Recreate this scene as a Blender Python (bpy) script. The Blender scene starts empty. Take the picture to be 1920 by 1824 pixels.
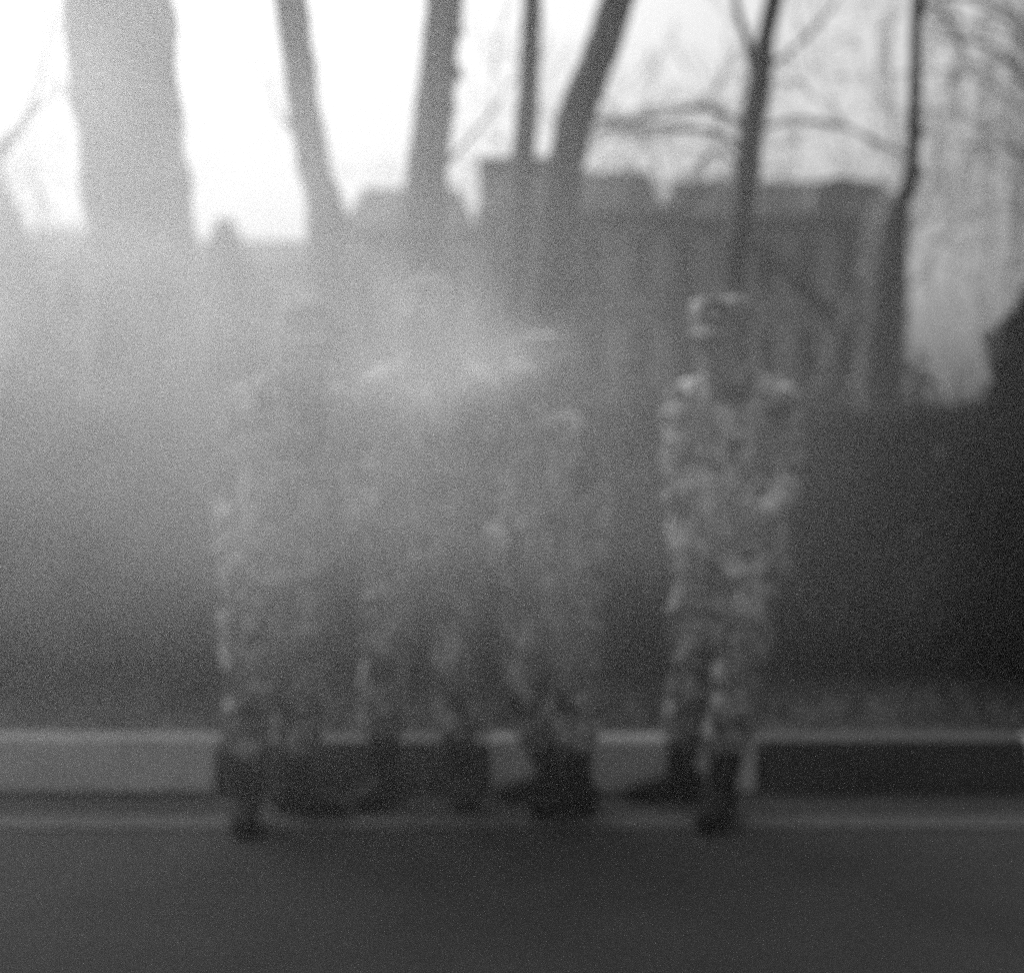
import bpy, bmesh, math, random
from mathutils import Vector, Matrix, noise

R = math.radians
rnd = random.Random(11)
scene = bpy.context.scene
col = scene.collection

# ------------------------------------------------------------------ camera
FPX, HZ, CH = 2743.0, 830.0, 1.275          # focal length in photo pixels, horizon row, eye height
cam_d = bpy.data.cameras.new('camera')
cam = bpy.data.objects.new('camera', cam_d)
col.objects.link(cam)
cam.location = (0, 0, CH)
cam.rotation_euler = (R(90), 0, 0)
cam_d.sensor_fit = 'HORIZONTAL'
cam_d.sensor_width = 56.0
cam_d.lens = 80.0
cam_d.shift_y = -(912.0 - HZ) / 1920.0
cam_d.clip_start = 0.05
cam_d.clip_end = 2000
cam_d.dof.use_dof = True                     # focused far too close, as the photograph is
cam_d.dof.focus_distance = 1.5
cam_d.dof.aperture_fstop = 3.9
scene.camera = cam

# ------------------------------------------------------------------ sky and sun (overcast, grey film)
SUN_EL, SUN_AZ = 48.0, -32.0                 # azimuth measured from the view direction, negative = left
world = bpy.data.worlds.new('World')
scene.world = world
world.use_nodes = True
wn, wl = world.node_tree.nodes, world.node_tree.links
wn.clear()
sky = wn.new('ShaderNodeTexSky')
sky.sky_type = 'NISHITA'
sky.sun_disc = False
sky.sun_elevation = R(SUN_EL)
sky.sun_rotation = R(SUN_AZ)
sky.air_density = 1.0
sky.dust_density = 8.0
sky.ozone_density = 1.0
bw = wn.new('ShaderNodeRGBToBW')
bg = wn.new('ShaderNodeBackground')
bg.inputs['Strength'].default_value = 0.10
wo = wn.new('ShaderNodeOutputWorld')
wl.new(sky.outputs[0], bw.inputs[0]); wl.new(bw.outputs[0], bg.inputs[0]); wl.new(bg.outputs[0], wo.inputs[0])
sd = bpy.data.lights.new('sun', 'SUN')
sd.energy = 1.3
sd.angle = R(80)
sd.color = (1, 1, 1)
sun = bpy.data.objects.new('sun', sd)
col.objects.link(sun)
sdir = Vector((math.sin(R(SUN_AZ)) * math.cos(R(SUN_EL)), math.cos(R(SUN_AZ)) * math.cos(R(SUN_EL)), math.sin(R(SUN_EL))))
sun.rotation_euler = (-sdir).to_track_quat('-Z', 'Y').to_euler()
sun.location = sdir * 60
vs = scene.view_settings
vs.view_transform = 'Standard'
vs.look = 'None'
vs.gamma = 1.0
vs.use_curve_mapping = False
vs.exposure = 0.62
scene.cycles.use_denoising = False          # keeps the fine grain of the film
scene.cycles.volume_bounces = 2
scene.cycles.max_bounces = 5
scene.cycles.volume_step_rate = 6.0

# ------------------------------------------------------------------ helpers
def px(u, v, d):
    return Vector(((u - 960) * d / FPX, d, CH + (HZ - v) * d / FPX))

def tag(o, label=None, cat=None, group=None, kind=None):
    if label: o['label'] = label
    if cat: o['category'] = cat
    if group: o['group'] = group
    if kind: o['kind'] = kind
    return o

def empty(name, loc):
    o = bpy.data.objects.new(name, None)
    col.objects.link(o)
    o.location = loc
    o.empty_display_size = 0.1
    return o

def link(name, me, mat=None, parent=None, smooth=False):
    if mat is not None and not me.materials:
        me.materials.append(mat)
    if smooth:
        me.polygons.foreach_set('use_smooth', [True] * len(me.polygons))
    o = bpy.data.objects.new(name, me)
    col.objects.link(o)
    if parent is not None:
        o.parent = parent
    return o

def bm_obj(name, bm, mat, parent=None, smooth=False):
    bmesh.ops.recalc_face_normals(bm, faces=bm.faces)
    me = bpy.data.meshes.new(name)
    bm.to_mesh(me)
    bm.free()
    return link(name, me, mat, parent, smooth)

def box(bm, x0, x1, y0, y1, z0, z1, bevel=0.0):
    r = bmesh.ops.create_cube(bm, size=1.0)
    vsx = r['verts']
    for v in vsx:
        v.co = Vector(((x0 + x1) / 2 + v.co.x * (x1 - x0), (y0 + y1) / 2 + v.co.y * (y1 - y0), (z0 + z1) / 2 + v.co.z * (z1 - z0)))
    if bevel > 0:
        es = list({e for v in vsx for e in v.link_edges})
        bmesh.ops.bevel(bm, geom=es, offset=bevel, segments=2, affect='EDGES', profile=0.6)

def catmull(ps, sub):
    out = []
    n = len(ps)
    for i in range(n - 1):
        p0, p1, p2, p3 = ps[max(i - 1, 0)], ps[i], ps[i + 1], ps[min(i + 2, n - 1)]
        for k in range(sub):
            t = k / sub
            out.append([0.5 * (2 * b + (c - a) * t + (2 * a - 5 * b + 4 * c - e) * t * t + (3 * b - a - 3 * c + e) * t ** 3)
                        for a, b, c, e in zip(p0, p1, p2, p3)])
    out.append(list(ps[-1]))
    return out

def tube(bm, pts, lat=(1, 0, 0), n=14, sub=4, jitter=0.0, jscale=3.0, cap=True):
    """pts: (x, y, z, r) or (x, y, z, ru, rv); ru along lat, rv across it"""
    pts = [tuple(p) if len(p) == 5 else tuple(p) + (p[3],) for p in pts]
    P = catmull(pts, sub) if sub > 1 else [list(p) for p in pts]
    rings = []
    lat = Vector(lat)
    prev = None
    for i, p in enumerate(P):
        a = Vector(P[max(i - 1, 0)][:3]); b = Vector(P[min(i + 1, len(P) - 1)][:3])
        t = (b - a)
        if t.length < 1e-7: t = Vector((0, 0, 1))
        t.normalize()
        base = lat if prev is None else prev
        u = base - t * base.dot(t)
        if u.length < 1e-4:
            u = t.orthogonal()
        u.normalize()
        prev = u
        w = t.cross(u)
        c = Vector(p[:3])
        ring = []
        for k in range(n):
            ang = 2 * math.pi * k / n
            off = u * (math.cos(ang) * max(p[3], 1e-4)) + w * (math.sin(ang) * max(p[4], 1e-4))
            q = c + off
            if jitter:
                q += off * jitter * noise.noise(q * jscale)
                q += off * jitter * 0.6 * noise.noise(Vector((q.x * jscale * 5, q.y * jscale * 5, q.z * jscale * 0.8)))
            ring.append(bm.verts.new(q))
        rings.append(ring)
    for r0, r1 in zip(rings, rings[1:]):
        for k in range(n):
            bm.faces.new((r0[k], r0[(k + 1) % n], r1[(k + 1) % n], r1[k]))
    if cap:
        for ring, i, j in ((rings[0], 0, 1), (rings[-1], -1, -2)):
            c = Vector(P[i][:3])
            d = c - Vector(P[j][:3])
            if d.length > 1e-7: d.normalize()
            cv = bm.verts.new(c + d * min(P[i][3], P[i][4]) * 0.45)
            mid = [bm.verts.new(c + (v.co - c) * 0.72 + d * min(P[i][3], P[i][4]) * 0.33) for v in ring]
            for k in range(n):
                bm.faces.new((ring[k], ring[(k + 1) % n], mid[(k + 1) % n], mid[k]))
                bm.faces.new((mid[k], mid[(k + 1) % n], cv))

def ellipsoid(bm, c, r, M=None, seg=20):
    res = bmesh.ops.create_uvsphere(bm, u_segments=seg, v_segments=seg // 2 + 2, radius=1.0)
    for v in res['verts']:
        q = Vector((v.co.x * r[0], v.co.y * r[1], v.co.z * r[2])) + Vector(c)
        v.co = (M @ q) if M is not None else q

def remesh(bm, voxel, smooth_iter=2, wrinkle=0.0, wscale=9.0, seed=0.0):
    bmesh.ops.recalc_face_normals(bm, faces=bm.faces)
    me = bpy.data.meshes.new('tmp')
    bm.to_mesh(me); bm.free()
    o = bpy.data.objects.new('tmp', me)
    col.objects.link(o)
    m = o.modifiers.new('r', 'REMESH'); m.mode = 'VOXEL'; m.voxel_size = voxel
    if smooth_iter:
        s = o.modifiers.new('s', 'SMOOTH'); s.factor = 0.5; s.iterations = smooth_iter
    dg = bpy.context.evaluated_depsgraph_get()
    out = bpy.data.meshes.new_from_object(o.evaluated_get(dg))
    bpy.data.objects.remove(o); bpy.data.meshes.remove(me)
    if wrinkle:
        nrm = [v.normal.copy() for v in out.vertices]
        for v, nv in zip(out.vertices, nrm):
            q = v.co
            a = noise.noise(Vector((q.x * wscale + seed, q.y * wscale, q.z * wscale * 1.9 + 0.8 * math.sin(q.x * 11 + seed))))
            b = noise.noise(Vector((q.x * wscale * 2.3, q.y * wscale * 2.3 + seed, q.z * wscale * 3.1)))
            v.co = q + nv * wrinkle * (a + 0.45 * b)
    return out

# ------------------------------------------------------------------ materials (a black-and-white film: all greys)
def mat_base(name):
    m = bpy.data.materials.new(name)
    m.use_nodes = True
    nt = m.node_tree
    b = nt.nodes['Principled BSDF']
    b.inputs['Specular IOR Level'].default_value = 0.25
    return m, nt, b

def grey(v):
    return (v, v, v, 1)

def mat_noise(name, lo, hi, scale, rough=0.8, detail=6, stretch=(1, 1, 1), bump=0.0, bscale=None, spec=0.25):
    m, nt, b = mat_base(name)
    tc = nt.nodes.new('ShaderNodeTexCoord')
    mp = nt.nodes.new('ShaderNodeMapping'); mp.inputs['Scale'].default_value = stretch
    nz = nt.nodes.new('ShaderNodeTexNoise'); nz.inputs['Scale'].default_value = scale; nz.inputs['Detail'].default_value = detail
    cr = nt.nodes.new('ShaderNodeValToRGB')
    cr.color_ramp.elements[0].position = 0.3; cr.color_ramp.elements[0].color = grey(lo)
    cr.color_ramp.elements[1].position = 0.7; cr.color_ramp.elements[1].color = grey(hi)
    nt.links.new(tc.outputs['Object'], mp.inputs[0]); nt.links.new(mp.outputs[0], nz.inputs['Vector'])
    nt.links.new(nz.outputs['Fac'], cr.inputs[0]); nt.links.new(cr.outputs[0], b.inputs['Base Color'])
    b.inputs['Roughness'].default_value = rough
    b.inputs['Specular IOR Level'].default_value = spec
    if bump:
        n2 = nt.nodes.new('ShaderNodeTexNoise'); n2.inputs['Scale'].default_value = bscale or scale * 4; n2.inputs['Detail'].default_value = 8
        bp = nt.nodes.new('ShaderNodeBump'); bp.inputs['Strength'].default_value = bump; bp.inputs['Distance'].default_value = 0.02
        nt.links.new(mp.outputs[0], n2.inputs['Vector']); nt.links.new(n2.outputs['Fac'], bp.inputs['Height']); nt.links.new(bp.outputs[0], b.inputs['Normal'])
    return m

def mat_camo(name, tones, seed):
    m, nt, b = mat_base(name)
    tc = nt.nodes.new('ShaderNodeTexCoord')
    prev = None
    base = nt.nodes.new('ShaderNodeRGB'); base.outputs[0].default_value = grey(tones[0])
    prev = base.outputs[0]
    for i, (tone, sc, thr) in enumerate(tones[1]):
        mp = nt.nodes.new('ShaderNodeMapping'); mp.inputs['Location'].default_value = (seed * 3.1 + i * 7.7, seed + i * 2.3, i * 5.1)
        nz = nt.nodes.new('ShaderNodeTexNoise'); nz.inputs['Scale'].default_value = sc; nz.inputs['Detail'].default_value = 2.5
        nz.inputs['Roughness'].default_value = 0.55; nz.inputs['Distortion'].default_value = 0.7
        mr = nt.nodes.new('ShaderNodeMapRange'); mr.inputs['From Min'].default_value = thr - 0.015; mr.inputs['From Max'].default_value = thr + 0.015
        mx = nt.nodes.new('ShaderNodeMix'); mx.data_type = 'RGBA'; mx.inputs['B'].default_value = grey(tone)
        nt.links.new(tc.outputs['Object'], mp.inputs[0]); nt.links.new(mp.outputs[0], nz.inputs['Vector'])
        nt.links.new(nz.outputs['Fac'], mr.inputs['Value']); nt.links.new(mr.outputs[0], mx.inputs['Factor'])
        nt.links.new(prev, mx.inputs[6]); mx.inputs[7].default_value = grey(tone)
        prev = mx.outputs[2]
    nt.links.new(prev, b.inputs['Base Color'])
    b.inputs['Roughness'].default_value = 0.9
    b.inputs['Specular IOR Level'].default_value = 0.1
    wv = nt.nodes.new('ShaderNodeTexNoise'); wv.inputs['Scale'].default_value = 400
    bp = nt.nodes.new('ShaderNodeBump'); bp.inputs['Strength'].default_value = 0.25; bp.inputs['Distance'].default_value = 0.002
    nt.links.new(tc.outputs['Object'], wv.inputs['Vector']); nt.links.new(wv.outputs['Fac'], bp.inputs['Height']); nt.links.new(bp.outputs[0], b.inputs['Normal'])
    return m

def mat_leaf(name, lo, hi, transl, scale=3.0):
    m = mat_noise(name, lo, hi, scale, rough=0.75, spec=0.06)
    nt = m.node_tree
    b = nt.nodes['Principled BSDF']
    tr = nt.nodes.new('ShaderNodeBsdfTranslucent')
    mx = nt.nodes.new('ShaderNodeMixShader'); mx.inputs[0].default_value = transl
    out = nt.nodes['Material Output']
    nt.links.new(b.inputs['Base Color'].links[0].from_socket, tr.inputs['Color'])
    nt.links.new(b.outputs[0], mx.inputs[1]); nt.links.new(tr.outputs[0], mx.inputs[2]); nt.links.new(mx.outputs[0], out.inputs['Surface'])
    return m

M_ASPHALT = mat_noise('asphalt', 0.0185, 0.026, 3.0, rough=0.9, bump=0.6, bscale=160)
M_GUTTER = mat_noise('gutter_asphalt', 0.014, 0.022, 5.0, rough=0.95, bump=0.5, bscale=120)
M_LINE = mat_noise('worn_line_paint', 0.030, 0.046, 14.0, rough=0.85, bump=0.3, bscale=120)
M_KERBW = mat_noise('white_kerb_paint', 0.55, 0.70, 7.0, rough=0.8, bump=0.3, bscale=60)
M_KERBB = mat_noise('black_kerb_paint', 0.046, 0.066, 7.0, rough=0.65, bump=0.3, bscale=60)
M_SOIL = mat_noise('soil', 0.025, 0.05, 2.0, rough=1.0, bump=0.8, bscale=30)
M_GRASS = mat_leaf('grass_blades', 0.015, 0.03, 0.2)
M_HEDGE = mat_leaf('hedge_leaf', 0.045, 0.13, 0.2, 2.2)
M_DARKLEAF = mat_leaf('evergreen_leaf', 0.008, 0.016, 0.03, 2.0)
M_PALELEAF = mat_leaf('pale_leaf', 0.42, 0.58, 0.5, 1.4)
M_FARLEAF = mat_leaf('far_needle', 0.05, 0.09, 0.2, 1.0)
M_BARK = mat_noise('bark', 0.08, 0.15, 6.0, rough=0.95, stretch=(1, 1, 0.25), bump=0.9, bscale=22)
M_TWIG = mat_noise('twig', 0.05, 0.09, 6.0, rough=0.9)
M_PALETWIG = mat_noise('pale_twig', 0.16, 0.24, 6.0, rough=0.9)
M_SKIN = mat_noise('skin', 0.24, 0.30, 14.0, rough=0.55, spec=0.3)
M_HAIR = mat_noise('hair', 0.02, 0.04, 60.0, rough=0.6, stretch=(1, 1, 0.2))
M_BOOT = mat_noise('boot_leather', 0.008, 0.016, 18.0, rough=0.85, bump=0.3, bscale=70, spec=0.1)
M_SOLE = mat_noise('boot_sole', 0.008, 0.012, 30.0, rough=0.9)
M_EYEW = mat_noise('eye_white', 0.55, 0.62, 20.0, rough=0.2)
M_STRAP = mat_noise('webbing', 0.03, 0.05, 60.0, rough=0.9)
M_PLASTER = mat_noise('plaster', 0.62, 0.74, 0.7, rough=0.9, bump=0.3, bscale=8)
M_PLASTER2 = mat_noise('darker_plaster', 0.42, 0.52, 0.6, rough=0.9, bump=0.3, bscale=8)
M_PLASTER3 = mat_noise('grey_plaster', 0.36, 0.48, 0.5, rough=0.9, bump=0.3, bscale=8)
M_CORNICE = mat_noise('cornice_stone', 0.26, 0.34, 1.3, rough=0.9)
M_ROOF = mat_noise('roof_metal', 0.06, 0.10, 1.5, rough=0.5, stretch=(4, 1, 1))
M_FRAME = mat_noise('window_frame', 0.35, 0.42, 4.0, rough=0.7)
M_PANE = mat_noise('window_glass', 0.02, 0.04, 1.0, rough=0.08, spec=0.5)
M_CHIM = mat_noise('chimney_brick', 0.10, 0.16, 5.0, rough=0.9)

def dimmed_top(m, lo_z, top_tone):
    # tone painted on the stone tops, darkened to offset the skylight they catch
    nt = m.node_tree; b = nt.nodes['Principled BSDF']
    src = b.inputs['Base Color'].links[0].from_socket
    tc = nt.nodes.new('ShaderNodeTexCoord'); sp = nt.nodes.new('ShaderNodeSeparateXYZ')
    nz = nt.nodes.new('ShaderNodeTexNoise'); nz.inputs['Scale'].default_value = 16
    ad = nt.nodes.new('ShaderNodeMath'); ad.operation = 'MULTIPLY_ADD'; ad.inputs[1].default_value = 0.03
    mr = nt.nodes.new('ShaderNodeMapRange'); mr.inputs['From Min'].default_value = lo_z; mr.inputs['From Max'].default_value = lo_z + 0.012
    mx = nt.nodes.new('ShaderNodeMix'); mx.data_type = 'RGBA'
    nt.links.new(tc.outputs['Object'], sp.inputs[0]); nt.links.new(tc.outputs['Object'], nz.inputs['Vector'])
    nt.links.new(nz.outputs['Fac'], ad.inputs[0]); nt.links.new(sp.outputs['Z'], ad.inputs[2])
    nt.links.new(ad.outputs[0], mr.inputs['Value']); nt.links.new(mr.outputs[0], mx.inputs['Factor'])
    nt.links.new(src, mx.inputs[6]); mx.inputs[7].default_value = grey(top_tone)
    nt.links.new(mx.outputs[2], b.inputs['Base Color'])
dimmed_top(M_KERBW, 0.190, 0.12)
dimmed_top(M_KERBB, 0.190, 0.032)

# ------------------------------------------------------------------ ground, road, kerb
def sheet(name, x0, x1, y0, y1, z, mat, nx=1, ny=1, rough=0.0):
    bm = bmesh.new()
    g = [[bm.verts.new((x0 + (x1 - x0) * i / nx, y0 + (y1 - y0) * j / ny, z)) for i in range(nx + 1)] for j in range(ny + 1)]
    for j in range(ny):
        for i in range(nx):
            bm.faces.new((g[j][i], g[j][i + 1], g[j + 1][i + 1], g[j + 1][i]))
    if rough:
        for v in bm.verts:
            v.co.z += rough * noise.noise(v.co * 0.6)
    return tag(bm_obj(name, bm, mat, None, True), kind='structure')

KY = 5.34                                     # kerb face
sheet('ground', -700, 700, -700, 700, -0.03, M_SOIL)
sheet('road', -60, 60, -9, KY + 0.02, 0.0, M_ASPHALT, 120, 24, 0.0005)
sheet('gutter', -60, 60, 5.02, KY + 0.01, 0.005, M_GUTTER, 60, 1)
sheet('lawn', -60, 60, KY + 0.17, 34, 0.16, M_SOIL, 90, 40, 0.05)

# worn pale edge line with a ragged outline
bm = bmesh.new()
N = 1200
lo, hi = [], []
for i in range(N + 1):
    x = -15 + 30 * i / N
    lo.append(bm.verts.new((x, 4.82 + 0.012 * noise.noise(Vector((x * 6, 0, 0))) + 0.008 * noise.noise(Vector((x * 31, 3, 0))), 0.005)))
    hi.append(bm.verts.new((x, 5.00 + 0.010 * noise.noise(Vector((x * 5, 9, 0))) + 0.008 * noise.noise(Vector((x * 29, 7, 0))), 0.005)))
for i in range(N):
    bm.faces.new((lo[i], lo[i + 1], hi[i + 1], hi[i]))
tag(bm_obj('edge_line', bm, M_LINE), kind='structure')

kerb = empty('kerb', (0, KY, 0))
tag(kerb, 'low roadside kerb of stones painted alternately black and white', 'kerb', kind='structure')
def kerb_mesh(seed):
    bm = bmesh.new()
    box(bm, -0.487, 0.487, 0.0, 0.16, -0.12, 0.19, 0.016)
    bmesh.ops.subdivide_edges(bm, edges=[e for e in bm.edges if e.calc_length() > 0.2], cuts=5, use_grid_fill=True)
    for v in bm.verts:
        v.co += Vector((0.002, 0.004, 0.004)) * noise.noise(v.co * 9 + Vector((seed * 5, 0, 0)))
    bmesh.ops.recalc_face_normals(bm, faces=bm.faces)
    me = bpy.data.meshes.new('kerb_stone'); bm.to_mesh(me); bm.free()
    return me
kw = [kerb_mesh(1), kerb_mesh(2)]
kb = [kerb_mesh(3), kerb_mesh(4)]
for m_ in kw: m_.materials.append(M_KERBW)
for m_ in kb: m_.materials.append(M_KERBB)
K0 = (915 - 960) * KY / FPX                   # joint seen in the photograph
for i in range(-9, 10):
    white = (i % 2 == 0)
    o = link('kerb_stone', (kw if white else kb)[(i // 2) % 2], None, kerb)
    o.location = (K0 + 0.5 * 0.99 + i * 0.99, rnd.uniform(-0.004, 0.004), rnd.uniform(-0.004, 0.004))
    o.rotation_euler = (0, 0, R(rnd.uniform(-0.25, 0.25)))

# ------------------------------------------------------------------ leaves and grass
def leaf_mesh(name, items, mat, parent=None, fold=True):
    """items: (point, direction, normal, length, width); two folded quads' worth of triangles each"""
    verts, faces = [], []
    for p, d, nv, L, W in items:
        s = d.cross(nv)
        if s.length < 1e-5: s = d.orthogonal()
        s.normalize()
        b = len(verts)
        verts += [p, p + d * L * 0.45 + s * W * 0.5 + nv * W * 0.2, p + d * L, p + d * L * 0.45 - s * W * 0.5 + nv * W * 0.2]
        faces += [(b, b + 1, b + 2), (b, b + 2, b + 3)]
    me = bpy.data.meshes.new(name)
    me.from_pydata([tuple(v) for v in verts], [], faces)
    me.update()
    return link(name, me, mat, parent)

def rdir(r=rnd):
    while True:
        v = Vector((r.uniform(-1, 1), r.uniform(-1, 1), r.uniform(-1, 1)))
        if 0.05 < v.length < 1:
            return v.normalized()

items = []
for i in range(16000):
    x = rnd.uniform(-4.5, 4.5); y = rnd.uniform(KY + 0.18, 8.5)
    L = rnd.uniform(0.04, 0.12)
    d = (Vector((0, 0, 1)) + rdir() * 0.45).normalized()
    items.append((Vector((x, y, 0.14)), d, rdir(), L, 0.008))
g = leaf_mesh('grass', items, M_GRASS)
tag(g, 'short dark grass on the verge behind the painted kerb', 'grass', kind='stuff')

# ------------------------------------------------------------------ clipped hedge behind the verge
hedge = empty('hedge', (0, 7.6, 0.16))
tag(hedge, 'long dark leafy hedge behind the people and the painted kerb', 'hedge')
def hedge_top(x):
    return 1.28 + 0.10 * noise.noise(Vector((x * 0.9, 4.0, 0))) + 0.09 * noise.noise(Vector((x * 3.3, 1.0, 0)))
items = []
for i in range(100000):
    x = rnd.uniform(-5.0, 4.6)
    h = hedge_top(x)
    f = rnd.random()
    if f < 0.62:
        z = rnd.uniform(0.02, h); y = -0.36 + 0.10 * noise.noise(Vector((x * 2.1, z * 2.4, 8))) + 0.16 * rnd.random() ** 2
    elif f < 0.85:
        z = h - 0.12 * rnd.random() ** 2 + (0.30 * rnd.random() if (rnd.random() < 0.35 and noise.noise(Vector((x * 7.0, 2.0, 5.0))) > 0.12) else 0); y = rnd.uniform(-0.38, 0.38)
    else:
        z = rnd.uniform(0.05, h); y = rnd.uniform(-0.3, 0.36)
    d = rdir(); d.y -= 0.3; d.normalize()
    items.append((Vector((x, y, z)), d, rdir(), rnd.uniform(0.05, 0.085), rnd.uniform(0.03, 0.048)))
leaf_mesh('foliage', items, M_HEDGE, hedge)
for i in range(26):
    bm = bmesh.new()
    x = -4.8 + 9.3 * (i + rnd.random() * 0.6) / 26
    tube(bm, [(x, 0, -0.05, 0.022), (x + rnd.uniform(-.05, .05), rnd.uniform(-.1, .1), 0.5, 0.016), (x + rnd.uniform(-.15, .15), rnd.uniform(-.15, .15), 1.1, 0.008)], n=6, sub=2)
    bm_obj('stem', bm, M_TWIG, hedge, True)

# ------------------------------------------------------------------ trees
def grow(bm, p, d, r, L, depth, rs, spread=0.55, up=0.12):
    steps = 4
    pts = [(p.x, p.y, p.z, r)]
    q = p.copy(); dd = d.copy()
    for i in range(steps):
        dd = (dd + rdir(rs) * 0.22 + Vector((0, 0, up * 0.3))).normalized()
        q = q + dd * (L / steps)
        pts.append((q.x, q.y, q.z, max(r * (1 - 0.45 * (i + 1) / steps), 0.003)))
    tube(bm, pts, n=7 if r > 0.03 else 4, sub=2 if r > 0.03 else 1, cap=(depth == 0))
    if depth <= 0:
        return
    for k in range(2 if rs.random() < 0.45 else 3):
        i = steps if k == 0 else rs.randint(2, steps)
        b = Vector(pts[i][:3])
        nd = (dd * (1.0 if k == 0 else 0.55) + rdir(rs) * spread + Vector((0, 0, up))).normalized()
        grow(bm, b, nd, pts[i][3] * (0.85 if k == 0 else 0.6), L * rs.uniform(0.62, 0.82), depth - 1, rs, spread, up)

def X(u, d): return (u - 960) * d / FPX
def Z(v, d): return CH + (HZ - v) * d / FPX

def tree(label, d, prof, knobs=(), branches=(), seed=1, group=None, top=1.6, flare=1.35, crown_depth=4):
    """prof: rows (v, u_left, u_right) read off the photograph, from the top of the frame downward; d from where it roots"""
    rs = random.Random(seed)
    base_u = (prof[-1][1] + prof[-1][2]) / 2
    gz = 0.12
    rows = []
    for v, a, b in prof:
        c = px((a + b) / 2, v, d)
        rows.append((c.x, c.y, c.z, (b - a) / 2 * d / FPX))
    last = rows[-1]
    root = empty('tree', (last[0], d, gz))
    o = Vector((last[0], d, gz))
    below = [(last[0] + (last[0] - rows[-2][0]) * 0.25, d, gz + (last[2] - gz) * 0.35, last[3] * 1.08), (last[0] + (last[0] - rows[-2][0]) * 0.3, d, gz + 0.08, last[3] * flare * 1.08), (last[0] + (last[0] - rows[-2][0]) * 0.3, d, gz - 0.15, last[3] * flare * 1.3)]
    first = rows[0]; nxt = rows[1]
    dirv = (Vector(first[:3]) - Vector(nxt[:3])).normalized()
    above = []
    q = Vector(first[:3])
    for k in range(2):
        dirv = (dirv + Vector((0, 0, 0.25)) + rdir(rs) * 0.08).normalized()
        q = q + dirv * top * 0.5
        above.append((q.x, q.y, q.z, first[3] * (0.93 - 0.1 * k)))
    path = list(reversed(above)) + rows + below
    path = [(a - o.x, b + (0.0) - o.y, c - o.z, r) for a, b, c, r in path]
    bm = bmesh.new()
    tube(bm, list(reversed(path)), n=22, sub=5, jitter=0.12, jscale=4.5)
    for (u, v, ru) in knobs:
        c = px(u, v, d) - o
        rr = ru * d / FPX
        ellipsoid(bm, c, (rr, rr, rr * 1.25), seg=10)
    bm_obj('trunk', bm, M_BARK, root, True)
    for br in branches:
        bm = bmesh.new()
        dy = br[1] if isinstance(br[1], (int, float)) else 0
        pts = []
        m = len(br[0])
        for i, (u, v, w) in enumerate(br[0]):
            dd = d + br[1] * i / max(m - 1, 1)
            c = px(u, v, dd) - o
            pts.append((c.x, c.y, c.z, w * 0.5 * dd / FPX))
        tube(bm, pts, n=8, sub=4)
        if len(br) > 2:
            for i in range(br[2]):
                k = rs.randint(1, m - 1)
                f = rs.random()
                p = Vector(pts[k - 1][:3]).lerp(Vector(pts[k][:3]), f)
                dv = (Vector(pts[k][:3]) - Vector(pts[k - 1][:3])).normalized()
                grow(bm, p, (dv + rdir(rs) * 0.8).normalized(), 0.006, 0.45, 2, rs)
        bm_obj('branch', bm, M_TWIG, root, True)
    bm = bmesh.new()
    tp = Vector(above[-1][:3]) - o
    for k in range(3):
        grow(bm, tp - Vector((0, 0, 0.15 * k)), (dirv + rdir(rs) * 0.55 + Vector((0, 0, 0.3))).normalized(), first[3] * 0.55, 1.5, crown_depth, rs)
    bm_obj('crown', bm, M_TWIG, root, True)
    tag(root, label, 'tree', group)
    return root

tree('thickest pale-looking tree trunk veiled by smoke behind the hedge', 9.0,
     [(-40, 112, 318), (0, 118, 322), (150, 134, 338), (300, 152, 352), (430, 165, 362), (560, 172, 372), (700, 174, 384), (800, 172, 392)], seed=3, flare=1.3)
tree('leaning trunk rising out of the hedge end with bare branches', 8.3,
     [(250, -95, -30), (330, -70, 5), (400, -40, 32), (480, -12, 58), (560, 8, 84), (650, 22, 112), (740, 34, 142), (850, 52, 176), (950, 62, 188)], seed=5,
     branches=[([(-30, 330, 26), (10, 280, 20), (45, 230, 15), (75, 150, 11), (90, 60, 8), (100, -40, 6)], 0.4, 3), ([(-30, 300, 16), (30, 240, 11), (90, 190, 7), (140, 150, 4)], 0.6, 3)])
tree('slender bent trunk standing before the gap between two pale houses', 11.0,
     [(-40, 505, 570), (0, 512, 576), (120, 528, 592), (220, 542, 604), (300, 556, 618), (380, 572, 642), (460, 578, 655), (600, 578, 662), (720, 574, 666)], seed=7,
     branches=[([(575, 262, 10), (545, 240, 8), (518, 210, 6), (505, 150, 4)], 0.3, 2)])
tree('straight trunk with a small burl, standing behind the tallest person', 10.0,
     [(-40, 798, 872), (0, 796, 869), (80, 790, 860), (160, 783, 855), (240, 773, 849), (320, 760, 840), (400, 755, 836), (520, 755, 838), (680, 750, 842)], seed=9,
     knobs=[(856, 138, 13), (864, 60, 8), (850, 205, 7)], branches=[([(800, 340, 14), (840, 305, 10), (890, 250, 7), (930, 200, 5), (960, 150, 3)], 0.5, 4)])
tree('thin upright trunk close beside a thick leaning one', 12.0,
     [(-40, 980, 1018), (0, 979, 1017), (100, 974, 1014), (200, 967, 1010), (300, 958, 1005), (400, 950, 998), (520, 944, 996), (680, 940, 996)], seed=13)
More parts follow.
